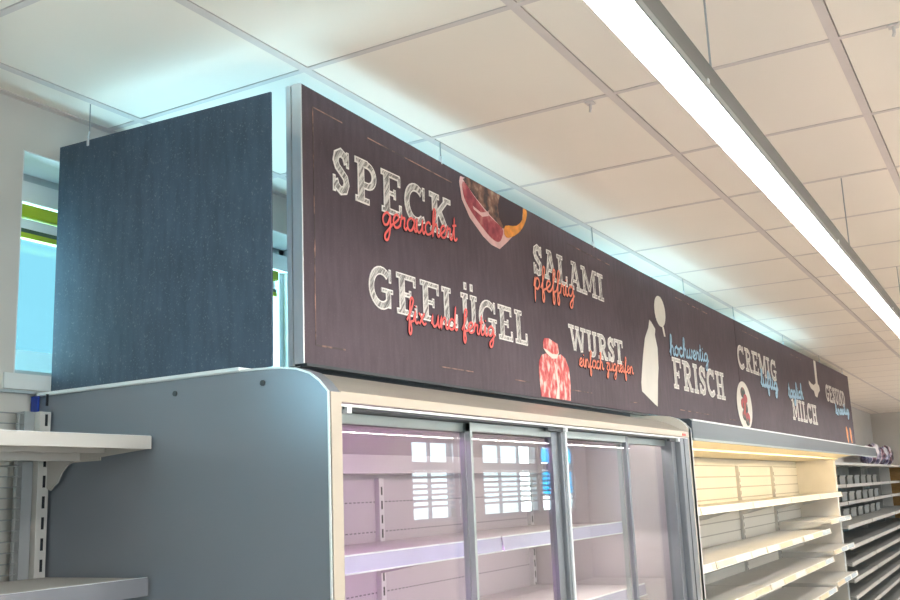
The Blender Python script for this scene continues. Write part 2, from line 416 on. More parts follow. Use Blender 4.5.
def front_window(n, a, b):
    t = MB(); y = FRONT - .1
    t.box(a, b, y, y + .06, fz0, fz0 + .05); t.box(a, b, y, y + .06, fz1 - .05, fz1); t.box(a, b, y, y + .06, .38, .50)
    t.box(a, a + .05, y, y + .06, fz0, fz1); t.box(b - .05, b, y, y + .06, fz0, fz1)
    k = 3
    for q in range(1, k): xx = a + (b - a) * q / k; t.box(xx - .015, xx + .015, y, y + .05, fz0, fz1)
    f = struct(t.build('window_%d' % n, MAT['winframe']))
    s = MB(); z = .34
    while z > -.25: s.box(a + .05, b - .05, y + .062, y + .066, z, z + .035); z -= .085
    s.build('blind_slats', MAT['slat'], f)
    bx(a + .05, b - .05, y + .02, y + .024, fz0 + .05, fz1 - .05).build('window_glass', MAT['wglass'], f)
for k, (a, b) in enumerate(FW): front_window(10 + k, a, b)
# two cyan posters hanging inside the front window (seen as reflections in the cabinet doors)
for k, (z0, z1) in enumerate(((.52, .78), (-.05, .36))):
    tag(bx(16.67, 18.05, FRONT - .036, FRONT - .033, z0, z1).build('window_poster', MAT['cyanposter']),
        ['upper cyan blue poster in the front window, mirrored in the cabinet door', 'lower cyan blue poster in the front window, mirrored in the cabinet door'][k], 'poster', 'cyan posters in the front window')
# outside
struct(bx(-14, 30, 3.5, 3.6, FLOOR, .655).build('wall_outside', MAT['outside']))
struct(bx(8, 30, -11.0, -10.2, FLOOR, -.35).build('hedge_outside', MAT['grass']))

# ------------------------------------------------------------------ LINEAR LAMPS
def lamp_row(y, x0, x1, label, wires):
    t = thing('linear_lamp', label, 'lamp', ((x0 + x1) / 2, y, .726), 'suspended linear lamps')
    hw = .034; zb, zt = .726, .782
    m = MB(); m.prism([(y - hw, zb + .012), (y + hw, zb + .012), (y + hw, zt), (y - hw, zt)], 'x', x0, x1)
    m.build('housing', MAT['lampbody'], t)
    e = MB(); e.box(x0, x1, y - hw - .0005, y - hw + .004, zb - .001, zb + .0115); e.box(x0, x1, y + hw - .0015, y + hw, zb, zb + .0115)
    e.build('edge_profile', MAT['lampedge'], t)
    d = MB(); d.box(x0 + .002, x1 - .002, y - hw + .004, y + hw - .0015, zb, zb + .0115)
    d.build('led_diffuser', MAT['led'], t)
    for k in range(-2, 10):
        x = x0 + 1.4 + 1.5 * (k + 2)
        if x < x1: bx(x - .004, x + .004, y - hw - .003, y - hw, zb + .008, zb + .016).build('clip', MAT['edge'], t)
    for x in wires:
        MB().tube([(x, y, zt), (x, y, CEIL)], .0022, 6).build('suspension_wire', MAT['wire'], t)
wires = [1.93, 3.80, 5.66, 7.53, 9.40, 11.27, 13.14]
lamp_row(.452, .35, 17.9, 'long bright white linear lamp on thin wires beside the chalkboard sign', wires)
lamp_row(-1.65, .35, 17.9, 'second row linear lamp seen only mirrored in the glass doors', wires)
lamp_row(-3.75, .35, 17.9, 'third row linear lamp seen only mirrored in the glass doors', wires)

# ceiling hooks
for x, y, l in ((2.556, .952, 'small white ceiling hook left of the linear lamp'), (2.538, .139, 'small white ceiling hook at the right edge beyond the lamp')):
    m = MB(); m.box(x - .012, x + .012, y - .012, y + .012, CEIL - .006, CEIL - .001); m.tube([(x, y, CEIL - .005), (x, y, CEIL - .022), (x + .004, y + .004, CEIL - .028)], .004, 8)
    tag(m.build('ceiling_hook', MAT['tbar']), l, 'hook', 'ceiling hooks')

# ------------------------------------------------------------------ SIDE BOARD
t = thing('side_board', 'dark slate blue speckled board hanging above the cabinet end panel', 'board', (1.757, 1.85, .295))
m = MB(); m.prism([(1.465, .306), (2.222, .306), (2.222, .9985), (1.465, .977)], 'x', 1.75, 1.755)
m.build('panel', MAT['side_board'], t)
m = MB(); m.tube([(1.752, 2.106, .994), (1.752, 2.106, CEIL)], .0018, 6); m.build('hanging_wire', MAT['wire'], t)
m = MB(); m.box(1.746, 1.7495, 2.103, 2.109, .978, 1.004); m.tube([(1.748, 2.106, 1.002), (1.752, 2.106, 1.020)], .002, 8); m.build('wire_clip', MAT['profile'], t)

# ------------------------------------------------------------------ CHALKBOARD SIGN
BY = 1.47
sign = thing('chalkboard_sign', 'long dark chalkboard sign with chalk lettering hanging above the chilled cabinets', 'sign', (6.35, BY, .325))
def poly_top(pts): return pts
seg1 = [(1.877, .328), (6.16, .335), (6.225, 1.012), (5.6, 1.010), (4.45, 1.011), (3.6, 1.017), (3.05, 1.023), (2.6, 1.030), (2.25, 1.038), (1.877, 1.046)]
seg1 = [(1.877, .327), (6.222, .334), (6.222, 1.014), (5.6, 1.0115), (4.45, 1.0115), (3.6, 1.018), (3.05, 1.0245), (2.6, 1.031), (2.25, 1.038), (1.877, 1.045)]
seg2 = [(6.226, .334), (10.9, .345), (10.9, 1.038), (9.3, 1.030), (7.8, 1.021), (6.226, 1.014)]
MB().prism(seg1, 'y', BY, BY + .010).build('board', MAT['banner'], sign)
MB().prism(seg2, 'y', BY - .001, BY + .010).build('board', MAT['banner'], sign)
# white edge profile of the sign and the upright rail behind it
bx(1.872, 1.8765, BY - .0005, BY + .028, .326, 1.046).build('edge_profile', MAT['profile'], sign)
bx(1.880, 1.886, BY + .011, BY + .040, .322, 1.046).build('dark_gap', MAT['darkgap'], sign)  # dark strip standing in for the shade in the gap before the rail
bx(1.872, 1.900, BY + .032, BY + .047, .322, 1.046).build('upright_rail', MAT['profile'], sign)
bx(1.8775, 10.9, BY - .006, BY + .012, .3195, .3265).build('bottom_edge', MAT['darkgap'], sign)
for k, (x, zt_) in enumerate(((2.585, 1.031), (3.867, 1.015), (5.18, 1.012), (6.25, 1.015), (7.75, 1.021), (9.3, 1.03), (10.6, 1.036))):
    w_ = MB(); w_.tube([(x, BY + .004, zt_ + .002), (x, BY + .004, CEIL)], .0022, 6); wo = w_.build('hanging_wire', MAT['wire'], sign)
    MB().tube([(x, BY + .004, zt_ - .004), (x, BY + .004, zt_ + .022)], .0055, 8).build('wire_clip', MAT['profile'], wo, smooth=True)

# ---- slab lettering: strokes in a unit cell (width w, height 1)
def arc(cx, cz, rx, rz, a0, a1, n=12):
    return [(cx + rx * math.cos(math.radians(a0 + (a1 - a0) * i / n)), cz + rz * math.sin(math.radians(a0 + (a1 - a0) * i / n))) for i in range(n + 1)]
TH = .120; SH = .070   # half stem, half serif thickness
def glyph(ch, w):
    """list of (points, half width)"""
    V = lambda x, a=0.03, b=.97: ([(x, a), (x, b)], TH)
    H = lambda a, b, z, h=SH: ([(a, z), (b, z)], h)
    if ch == 'S':
        return [([(.83*w,.70),(.72*w,.86),(.50*w,.92),(.26*w,.84),(.20*w,.70),(.30*w,.58),(.52*w,.49),(.74*w,.39),(.80*w,.26),(.70*w,.12),(.48*w,.08),(.26*w,.15),(.16*w,.30)], .095),
                ([(.88*w,.62),(.88*w,.98)], .045), ([(.10*w,.02),(.10*w,.38)], .045)]
    if ch == 'P':
        x = .28*w
        return [V(x), H(.03*w,.58*w,1-SH), H(.03*w,.62*w,SH), ([(.28*w,.90)] + arc(.55*w,.66,.30*w,.24,90,-90) + [(.28*w,.42)], .085)]
    if ch == 'R':
        return [V(.28*w), H(.03*w,.55*w,1-SH), H(.03*w,.50*w,SH), ([(.28*w,.90)] + arc(.52*w,.70,.26*w,.20,90,-90) + [(.28*w,.50)], .08),
                ([(.48*w,.50),(.80*w,.06)], .095), H(.68*w,.99*w,SH)]
    if ch == 'E':
        return [V(.28*w), H(.03*w,.93*w,1-.07,.07), H(.03*w,.97*w,.07,.07), H(.28*w,.66*w,.5,.055), ([(.88*w,.72),(.88*w,.98)],.05), ([(.92*w,.02),(.92*w,.30)],.05), ([(.66*w,.38),(.66*w,.62)],.045)]
    if ch == 'F':
        return [V(.28*w), H(.03*w,.95*w,1-.07,.07), H(.03*w,.55*w,SH), H(.28*w,.66*w,.48,.055), ([(.90*w,.70),(.90*w,.98)],.05), ([(.66*w,.36),(.66*w,.60)],.045)]
    if ch == 'L':
        return [V(.30*w), H(.03*w,.57*w,1-SH), H(.03*w,.95*w,.07,.07), ([(.90*w,.02),(.90*w,.36)],.055)]
    if ch == 'C' or ch == 'G':
        g = [(arc(.52*w,.5,.40*w,.41,48,312,18), .10), ([(.88*w,.66),(.88*w,.99)], .045)]
        if ch == 'G': g += [([(.80*w,.06),(.80*w,.48)], .10), H(.52*w,.99*w,.46,.055)]
        else: g += [([(.86*w,.10),(.80*w,.26)], .06)]
        return g
    if ch == 'K':
        return [V(.24*w), H(.02*w,.44*w,1-SH), H(.02*w,.44*w,SH), ([(.26*w,.42),(.76*w,.92)], .075), ([(.44*w,.58),(.80*w,.06)], .10), H(.62*w,.95*w,1-SH), H(.66*w,1.0*w,SH)]
    if ch == 'U' or ch == 'Ü':
        return [([(.24*w,.95),(.24*w,.32)] + arc(.50*w,.30,.26*w,.21,180,360,10) + [(.76*w,.95)], .10), H(.02*w,.44*w,1-SH), H(.58*w,.98*w,1-SH)] + \
               ([([(.30*w,1.10),(.30*w,1.30)], .07), ([(.68*w,1.10),(.68*w,1.30)], .07)] if ch == 'Ü' else [])
    if ch == 'A':
        return [([(.20*w,.05),(.47*w,.95)], .075), ([(.80*w,.05),(.53*w,.95)], .10), H(.30*w,.70*w,.32,.05), H(.02*w,.38*w,SH), H(.60*w,.98*w,SH), H(.26*w,.60*w,1-SH)]
    if ch == 'M':
        return [([(.16*w,.05),(.16*w,.95)], .08), ([(.84*w,.05),(.84*w,.95)], .095), ([(.20*w,.94),(.50*w,.18)], .085), ([(.80*w,.94),(.50*w,.18)], .07),
                H(.0*w,.32*w,SH), H(.68*w,1.0*w,SH), H(.0*w,.24*w,1-SH), H(.76*w,1.0*w,1-SH)]
    if ch == 'W':
        return [([(.14*w,.95),(.30*w,.08)], .085), ([(.50*w,.88),(.32*w,.08)], .07), ([(.50*w,.88),(.70*w,.08)], .085), ([(.86*w,.95),(.72*w,.08)], .07),
                H(.0*w,.30*w,1-SH), H(.70*w,1.0*w,1-SH), H(.38*w,.60*w,1-SH)]
    if ch == 'N':
        return [([(.20*w,.05),(.20*w,.95)], .08), ([(.80*w,.05),(.80*w,.95)], .08), ([(.20*w,.93),(.80*w,.08)], .09), H(.02*w,.38*w,SH), H(.02*w,.28*w,1-SH), H(.62*w,.98*w,1-SH)]
    if ch == 'D':
        return [V(.28*w), H(.03*w,.5*w,1-SH), H(.03*w,.5*w,SH), ([(.28*w,.91)] + arc(.48*w,.5,.38*w,.41,90,-90,14) + [(.28*w,.09)], .09)]
    if ch == 'H':
        return [V(.24*w), V(.76*w), H(.02*w,.46*w,1-SH), H(.02*w,.46*w,SH), H(.54*w,.98*w,1-SH), H(.54*w,.98*w,SH), H(.24*w,.76*w,.5,.06)]
    if ch == 'I':
        return [V(.5*w), H(.06*w,.94*w,1-SH), H(.06*w,.94*w,SH)]
    if ch == 'T':
        return [V(.5*w), H(.02*w,.98*w,1-.07,.07), H(.24*w,.76*w,SH), ([(.06*w,.70),(.06*w,.98)],.05), ([(.94*w,.70),(.94*w,.98)],.05)]
def slab_word(word, cells, z0, z1, inner, slope=0.0):
    """chalk white outline with a hatched core raised on it"""
    h = z1 - z0; m = MB(); o = .034
    ns = 0
    for ch, (a, b) in zip(word, cells):
        ww = (b - a) / h
        for pts, hw in glyph(ch, ww):
            P = [(a + p[0] * h, z0 + p[1] * h) for p in pts]
            ns += 1; e_ = (ns % 7) * .00007
            m.stroke(P, hw * h, BY - .0022 - e_, BY - .0005, 0)
            # core is a little narrower and shorter, so the outline stays bare
            A = Vector(P[0]); B = Vector(P[-1]); P2 = list(P); s = o * h * 1.2
            d0 = (Vector(P[1]) - A); d1 = (Vector(P[-2]) - B)
            if d0.length > 2.6 * s and d1.length > 2.6 * s:
                P2[0] = tuple(A + d0.normalized() * s); P2[-1] = tuple(B + d1.normalized() * s)
            m.stroke(P2, max(hw - o, .02) * h, BY - .0030 - e_, BY - .0025, 1)
    o_ = m.build('lettering', [MAT['chalk'], MAT[inner]], sign)
    o_['label'] = 'chalk white hatched word ' + word
    return o_
def cells(x0, x1, ws, gap=.10):
    tot = sum(ws) + gap * (len(ws) - 1); k = (x1 - x0) / tot; out = []; x = x0
    for q in ws: out.append((x, x + q * k)); x += (q + gap) * k
    return out
slab_word('SPECK', [(2.000,2.079),(2.100,2.212),(2.227,2.337),(2.350,2.476),(2.492,2.632)], .790, .917, 'chalkin')
slab_word('GEFLÜGEL', [(2.154,2.276),(2.291,2.404),(2.419,2.535),(2.545,2.645),(2.665,2.774),(2.781,2.911),(2.920,3.030),(3.046,3.148)], .507, .627, 'chalkin')
slab_word('SALAMI', [(3.232,3.313),(3.328,3.440),(3.450,3.550),(3.562,3.690),(3.695,3.862),(3.870,3.942)], .785, .903, 'chalkin')
slab_word('WURST', [(3.526,3.700),(3.708,3.820),(3.828,3.935),(3.942,4.020),(4.026,4.128)], .529, .637, 'chalkfar')
slab_word('FRISCH', cells(4.84, 5.835, [.85,.95,.5,.75,.95,1.05]), .480, .640, 'chalkfar')
slab_word('CREMIG', cells(6.225, 7.355, [.95,.95,.9,1.2,.5,1.0]), .705, .860, 'chalkfar')
slab_word('MILCH', cells(7.80, 8.835, [1.3,.5,.85,.95,1.05]), .455, .620, 'chalkfar')
slab_word('GESUND', cells(9.42, 10.52, [.95,.9,.75,1.0,1.05,.95]), .697, .850, 'chalkfar')

# ---- monoline script: letters as points in x-height units, joined
SCR = {
 'a': (1.15, [[(.95,.75),(.6,1.0),(.2,.75),(.1,.4),(.3,.05),(.65,.1),(.95,.6),(.98,.9),(.92,.3),(1.1,.02),(1.25,.15)]]),
 'b': (1.1, [[(.1,.2),(.5,1.3),(.5,2.0),(.3,2.1),(.22,1.5),(.22,.3),(.5,0),(.9,.3),(.8,.9),(.4,.95)]]),
 'c': (.9, [[(.85,.8),(.55,1.0),(.2,.75),(.12,.4),(.3,.05),(.65,.05),(1.0,.3)]]),
 'd': (1.2, [[(.9,.75),(.55,1.0),(.15,.65),(.15,.2),(.5,0),(.85,.4),(1.05,2.05),(.95,1.2),(.95,.3),(1.1,.02),(1.3,.15)]]),
 'e': (.95, [[(.0,.15),(.5,.45),(.8,.75),(.6,1.0),(.3,.85),(.15,.45),(.35,.05),(.7,.05),(1.0,.3)]]),
 'f': (.8, [[(.0,.15),(.45,1.0),(.75,1.9),(.55,2.15),(.38,1.7),(.32,.5),(.25,-.7),(.42,-1.0),(.55,-.6),(.45,0),(.85,.2)]]),
 'g': (1.15, [[(.95,.75),(.6,1.0),(.2,.75),(.1,.4),(.3,.08),(.65,.15),(.95,.7),(.92,-.2),(.7,-.95),(.4,-1.0),(.35,-.65),(.8,-.2),(1.2,.2)]]),
 'h': (1.1, [[(.0,.15),(.45,1.2),(.55,2.0),(.35,2.1),(.25,1.4),(.2,.0),(.3,.6),(.6,.98),(.8,.7),(.8,.15),(1.0,.0),(1.15,.2)]]),
 'i': (.55, [[(.0,.2),(.2,.95),(.2,.25),(.38,.0),(.6,.2)], [(.24,1.38),(.27,1.5)]]),
 'k': (1.05, [[(.0,.15),(.45,1.2),(.55,2.0),(.35,2.1),(.25,1.4),(.2,.0)], [(.8,1.0),(.3,.5),(.75,.05),(1.05,.15)]]),
 'l': (.65, [[(.0,.15),(.45,1.2),(.55,2.0),(.35,2.1),(.25,1.4),(.25,.3),(.45,.0),(.7,.2)]]),
 'n': (1.1, [[(.0,.2),(.2,.95),(.2,.0),(.3,.6),(.6,.98),(.8,.7),(.8,.15),(1.0,.0),(1.15,.2)]]),
 'o': (1.05, [[(.55,1.0),(.2,.8),(.1,.4),(.35,.02),(.75,.15),(.85,.65),(.55,1.0),(.7,.8),(1.1,.8)]]),
 'p': (1.1, [[(.0,.2),(.2,.95),(.2,.0),(.15,-1.0),(.2,.4),(.45,.95),(.8,.85),(.85,.35),(.55,.0),(.3,.1)]]),
 'r': (.8, [[(.0,.15),(.2,.95),(.25,.8),(.55,.85),(.5,.2),(.7,.0),(.85,.2)]]),
 's': (.8, [[(.0,.15),(.4,1.0),(.55,.7),(.7,.25),(.4,-.02),(.15,.1)]]),
 't': (.75, [[(.0,.15),(.3,1.0),(.36,1.75),(.3,.3),(.5,.0),(.75,.2)], [(.08,1.15),(.62,1.25)]]),
 'u': (1.1, [[(.0,.2),(.15,.95),(.15,.3),(.4,.0),(.75,.35),(.85,.95),(.85,.25),(1.0,.0),(1.15,.2)]]),
 'w': (1.4, [[(.1,.95),(.12,.25),(.35,.0),(.65,.35),(.68,.95),(.68,.25),(.9,.0),(1.2,.4),(1.15,.95),(1.4,.8)]]),
 'x': (.95, [[(.1,.95),(.35,.7),(.55,.2),(.8,.02),(1.0,.2)], [(.8,1.0),(.15,.0)]]),
 'z': (.95, [[(.1,.9),(.75,.95),(.2,.2),(.55,.0),(.6,-.6),(.35,-1.0),(.25,-.6),(1.0,.2)]]),
}
def smooth_pts(P, n=4):
    out = []
    for i in range(len(P) - 1):
        p0 = Vector(P[max(i-1,0)]); p1 = Vector(P[i]); p2 = Vector(P[i+1]); p3 = Vector(P[min(i+2,len(P)-1)])
        for k in range(n):
            t = k / n
            out.append(tuple(.5*((2*p1)+(p2-p0)*t+(2*p0-5*p1+4*p2-p3)*t*t+(3*p1-p0-3*p2+p3)*t**3)))
    out.append(tuple(P[-1])); return out
def script_word(word, x0, x1, zb0, zb1, xh, hw, matn, lean=.18):
    adv = sum(.75 if c_ == ' ' else SCR[c_][0] for c_ in word)
    k = (x1 - x0) / adv; cur = 0; m = MB()
    for c_ in word:
        if c_ == ' ': cur += .75; continue
        a_, strokes = SCR[c_]
        for st in strokes:
            P = []
            for u, v in smooth_pts(st):
                X = x0 + (cur + u) * k; f_ = (X - x0) / (x1 - x0)
                P.append((X + lean * v * xh * .3, zb0 + (zb1 - zb0) * f_ + v * xh))
            m.stroke(P, hw, BY - .0044, BY - .0038, 0, ramp=.0008)
            m.stroke([(p[0] + .0015, p[1] - .0015) for p in P], hw + .0012, BY - .00352, BY - .0005, 1, ramp=.0002)
        cur += a_
    o_ = m.build('script', [MAT[matn], MAT['outline_dark']], sign); o_['label'] = {'red': 'red', 'coral': 'coral', 'blue': 'light blue'}[matn] + ' handwritten words ' + word
script_word('gerauchert', 2.225, 2.655, .748, .790, .040, .0036, 'red')
script_word('fix und fertig', 2.340, 2.885, .488, .508, .034, .0035, 'red')
script_word('pfeffrig', 3.220, 3.600, .728, .752, .043, .0042, 'coral')
script_word('einfach zugreifen', 3.605, 4.235, .478, .500, .032, .0036, 'coral')
script_word('hochwertig', 4.81, 5.52, .648, .676, .047, .0062, 'blue')
script_word('luftig', 6.80, 7.33, .642, .645, .050, .012, 'blue')
script_word('täglich'.replace('ä', 'a'), 7.70, 8.28, .620, .645, .052, .012, 'blue')
script_word('knackig', 9.83, 10.68, .600, .640, .040, .014, 'blue')

# ---- chalk frame lines
def fl(*p, hw=.0016): MB().stroke([tuple(q) for q in p], hw, BY - .0012, BY - .0004).build('chalk_line', MAT['frameline'], sign)
fl((1.923,.60),(1.921,.996),(2.05,.994)); fl((1.921,.375),(1.921,.62)); fl((1.921,.375),(2.045,.376),hw=.0022)
fl((2.17,.988),(2.64,.981)); fl((2.52,.377),(2.73,.379)); fl((3.03,.378),(3.15,.378)); fl((3.57,.969),(4.04,.966)); fl((3.53,.378),(3.73,.380)); fl((4.18,.371),(4.31,.374))
fl((5.0,.968),(5.6,.965)); fl((4.9,.376),(5.5,.378)); fl((6.35,.967),(6.9,.966)); fl((7.9,.97),(8.4,.972)); fl((5.9,.372),(6.1,.373))

# ---- printed pictures
def print_poly(name, pts, matn, d0=.0005, d1=.0015, smooth=0, label=None):
    P = pts if not smooth else smooth_pts(list(pts) + [pts[0]], smooth)[:-1]
    o_ = MB().prism(P, 'y', BY - d1, BY - d0).build(name, MAT[matn], sign)
    if label: o_['label'] = label
    return o_
print_poly('printed_ham', [(2.692,.998),(2.70,1.018),(2.80,1.026),(3.19,1.021),(3.187,.985),(3.10,.912),(3.02,.86),(2.962,.825),(2.90,.828),(2.843,.845),(2.754,.890),(2.705,.940)], 'fat', label='printed ham with pale fat rim')
print_poly('ham_meat', [(2.708,.990),(2.725,1.005),(2.80,.965),(2.90,.925),(2.985,.905),(2.985,.875),(2.955,.848),(2.90,.852),(2.83,.880),(2.762,.915),(2.720,.950)], 'ham', .0014, .0025, 3)
print_poly('ham_crust', [(2.715,1.012),(2.74,1.025),(3.165,1.021),(3.15,.965),(3.06,.915),(2.99,.905),(2.90,.932),(2.80,.970)], 'crust', .0014, .0030)
print_poly('ham_dark_cap', [(2.98,1.0205),(3.165,1.021),(3.15,.965),(3.06,.915),(3.00,.907),(2.965,.94),(2.96,.98)], 'outline_dark', .0028, .0034, 0)  # dark purple cap, right part of the printed crust
print_poly('ham_rind', [(3.00,.885),(3.03,.878),(3.11,.912),(3.165,.955),(3.195,1.0),(3.19,1.018),(3.165,1.015),(3.155,.975),(3.10,.938),(3.01,.918)], 'rope', .0028, .0040, 3)
print_poly('ham_fat_seam', [(2.775,.935),(2.83,.925),(2.87,.935),(2.895,.950),(2.885,.925),(2.84,.912),(2.78,.925)], 'fat', .0024, .0030)
print_poly('printed_salami', [(3.26,.487),(3.235,.462),(3.228,.42),(3.237,.3345),(3.503,.3345),(3.512,.40),(3.505,.46),(3.475,.495),(3.435,.507),(3.409,.500),(3.357,.481),(3.30,.497)], 'salami', label='stack of printed red salami slices')
print_poly('salami_rim', [(3.365,.3345),(3.385,.38),(3.375,.44),(3.368,.47),(3.376,.47),(3.392,.43),(3.402,.38),(3.395,.3345)], 'cream', .0014, .002)
print_poly('salami_knob', [(3.278,.537),(3.290,.552),(3.328,.556),(3.375,.548),(3.408,.543),(3.415,.510),(3.395,.492),(3.350,.485),(3.300,.498),(3.275,.515)], 'salami', .0014, .0026)
print_poly('salami_rim', [(3.275,.513),(3.300,.497),(3.350,.482),(3.395,.487),(3.414,.512),(3.395,.502),(3.350,.500),(3.300,.511)], 'cream', .0025, .0032)
print_poly('printed_bottle', [(4.535,.787),(4.560,.780),(4.614,.752),(4.600,.72),(4.625,.66),(4.615,.56),(4.590,.50),(4.555,.372),(4.520,.380),(4.347,.430),(4.345,.47),(4.40,.60),(4.449,.690),(4.51,.745)], 'cream', label='printed cream coloured bottle')
print_poly('printed_spoon', [(4.712 + .085 * math.cos(a / 24 * 2 * math.pi), .853 + .078 * math.sin(a / 24 * 2 * math.pi)) for a in range(24)], 'cream', label='printed cream coloured spoon')
print_poly('spoon_handle', [(4.725,.785),(4.752,.78),(4.77,.733),(4.748,.730)], 'cream', .0006, .0016)
PL = [(6.29 + .19 * math.cos(a / 28 * 2 * math.pi), .475 + .152 * math.sin(a / 28 * 2 * math.pi)) for a in range(28)]
print_poly('printed_plate', [(p[0], max(p[1], .3355)) for p in PL], 'cream', .0012, .0022, label='printed white plate with berries')
for q, (px, pz, rx_, rz_, mt) in enumerate(((6.27, .555, .06, .035, 'berry'), (6.32, .52, .05, .030, 'redberry'), (6.25, .485, .05, .035, 'redberry'), (6.30, .46, .06, .045, 'berry'), (6.27, .415, .06, .035, 'berry'), (6.34, .40, .055, .035, 'redberry'), (6.33, .375, .045, .025, 'berry'))):
    print_poly('berry', [(px + rx_ * math.cos(a / 12 * 2 * math.pi), pz + rz_ * math.sin(a / 12 * 2 * math.pi)) for a in range(12)], mt, .002, .003 + q * .0002)
print_poly('printed_whisk', [(8.955,1.022),(9.055,1.022),(9.045,.82),(9.10,.81),(9.12,.77),(9.03,.74),(8.95,.695),(8.86,.705),(8.82,.745),(8.70,.755),(8.62,.79),(8.63,.82),(8.74,.80),(8.84,.795),(8.95,.82)], 'cream', .0012, .002, label='printed pale splash with stem')
for a in (10.37, 10.60):
    print_poly('printed_carrot', [(a, .495), (a + .05, .505), (a + .10, .47), (a + .10, .352), (a + .06, .348), (a + .01, .40)], 'carrot', .0012, .002, label='printed orange carrot')

# ------------------------------------------------------------------ CHILLED CABINET WITH GLASS DOORS
cab = thing('glass_door_cabinet', 'blue grey ended chilled cabinet with sliding glass doors and pink interior light', 'refrigerator', (3.03, 1.75, FLOOR + .0))
FZ = FLOOR
def end_profile(y0, ztop, yb, inset=0.0):
    """outline (y,z) of an end panel with rounded upper front corner"""
    arcp = [(1.56, ztop), (1.47, ztop - .001), (1.40, ztop - .0045), (1.355, ztop - .011), (1.318, ztop - .024), (1.292, ztop - .043), (1.268 + y0, ztop - .070)]
    return [(yb, FZ + .03), (yb, ztop + .001)] + arcp + [(1.268 + y0, FZ + .03)]
def shrink(P, d):
    return [(p[0], p[1]) for p in P]
m = MB(); m.prism(end_profile(0, .299, 2.208), 'x', 1.703, 1.743)
p_ = m.build('end_panel', [MAT['endpanel']], cab); p_['label'] = 'blue grey end panel with rounded front corner'
# white edging ribbon along the outer outline of the panel
def ribbon(P, x0, x1, t, name, matn, par):
    m = MB(); n = len(P); b = 0
    for i in range(n):
        a = Vector(P[max(i-1,0)]); c2 = Vector(P[min(i+1,n-1)]); d = (c2 - a).normalized(); nn = Vector((-d.y, d.x)) * t
        p = Vector(P[i])
        m.v += [(x0, p.x, p.y), (x1, p.x, p.y), (x1, p.x + nn.x, p.y + nn.y), (x0, p.x + nn.x, p.y + nn.y)]
    for i in range(n - 1):
        o = i * 4
        for q in ((0,1),(1,2),(2,3),(3,0)): m.f.append((o+q[0], o+4+q[0], o+4+q[1], o+q[1])); m.mi.append(0)
    m.f.append((0,1,2,3)); m.f.append(tuple((n-1)*4+i for i in (3,2,1,0))); m.mi += [0,0]
    return m.build(name, MAT[matn], par)
E1 = end_profile(0, .299, 2.208)
ribbon([(p[0], p[1]) for p in E1[1:-1]] + [(1.268, FZ + .03)], 1.700, 1.7045, .0045, 'edge_trim', 'edge', cab)
m = MB(); m.box(1.694, 1.744, 1.515, 2.214, .2965, .3045); m.box(1.694, 1.700, 2.205, 2.214, -.6, .3045); m.build('top_trim', MAT['edge'], cab)
bx(1.705, 1.7425, 1.2655, 1.2685, FZ + .03, .2285).build('front_edge', MAT['beige'], cab)
for y, z in ((1.72, .262), (1.452, .263)):
    s_ = MB(); s_.tube([(1.704, y, z), (1.700, y, z)], .0065, 12); so = s_.build('screw', MAT['darkgap'], cab)
bx(1.690, 1.696, 2.196, 2.222, .240, .296).build('blue_seal', MAT['bluefilm'], cab)
XE0, XE1 = 1.743, 4.335
P2 = end_profile(0, .318, 2.208)
m = MB(); m.prism(P2, 'x', XE1, XE1 + .035); m.build('end_panel', MAT['cream'], cab)
ribbon([(p[0], p[1]) for p in P2[1:-1]] + [(1.268, FZ + .03)], XE1 + .002, XE1 + .046, .004, 'edge_trim', 'edge', cab)
# roof, hood, fascia
bx(XE0, XE1, 1.52, 2.20, .262, .285).build('roof', MAT['inner'], cab)
m = MB(); m.prism([(1.530,.304),(1.46,.300),(1.40,.291),(1.345,.268),(1.300,.244),(1.272,.231),(1.272,.224),(1.30,.232),(1.345,.256),(1.40,.279),(1.46,.289),(1.530,.292)], 'x', XE0 + .001, XE1 - .001)
m.build('hood', MAT['hood'], cab)
bx(XE0 + .16, XE1 - .001, 1.530, 1.540, .26, .350).build('gap_light_block', MAT['dark'], cab)  # added dark strip that blocks light through the gap under the sign
bx(XE0 + .001, XE1 - .001, 1.268, 1.300, .208, .2325).build('fascia', MAT['beige'], cab, bevel=.002)
bx(XE0 + .001, XE1 - .001, 1.272, 1.277, .200, .2055).build('track_lip', MAT['edge'], cab)
m = MB(); m.box(XE0, XE1, 1.282, 1.36, .196, .204); m.box(XE0, XE1, 1.350, 1.36, .17, .204); m.build('door_track', MAT['dark'], cab)
for x in (1.775, 2.98, 4.20):
    bx(x, x + .018, 1.2735, 1.290, .186, .204).build('track_stop', MAT['edge'], cab, bevel=.002)
bx(4.24, 4.285, 1.266, 1.268, .212, .222).build('indicator', MAT['redled'], cab)
bx(2.86, 2.98, 1.283, 1.295, .186, .196).build('door_roller', MAT['darkgap'], cab)
bx(4.10, 4.19, 1.283, 1.295, .186, .196).build('door_roller', MAT['darkgap'], cab)
# doors
DZ0, DZ1 = -1.25, .1935
def door(x0, x1, y, left_w, right_w, stile_l, stile_r, label):
    fr = MB(); fr.box(x0, x1, y, y + .014, .170, DZ1)
    d = fr.build('sliding_door', MAT['greyrail'], cab); d['label'] = label
    bx(x0, x1, y, y + .014, DZ0, DZ0 + .03).build('bottom_rail', MAT['greyrail'], d)
    bx(x0, x0 + left_w, y - .001, y + .015, DZ0, DZ1 - .001).build('stile', MAT[stile_l], d)
    bx(x1 - right_w, x1, y - .001, y + .015, DZ0, DZ1 - .001).build('stile', MAT[stile_r], d)
    bx(x0 + left_w, x1 - right_w, y + .005, y + .009, DZ0 + .03, .170).build('glass_pane', MAT['glass'], d)
door(1.745, 2.405, 1.325, .006, (.014), 'greyrail', 'greyrail', 'leftmost sliding glass door')
door(2.385, 2.975, 1.303, .012, .050, 'greyrail', 'jamb', 'second sliding glass door from the left')
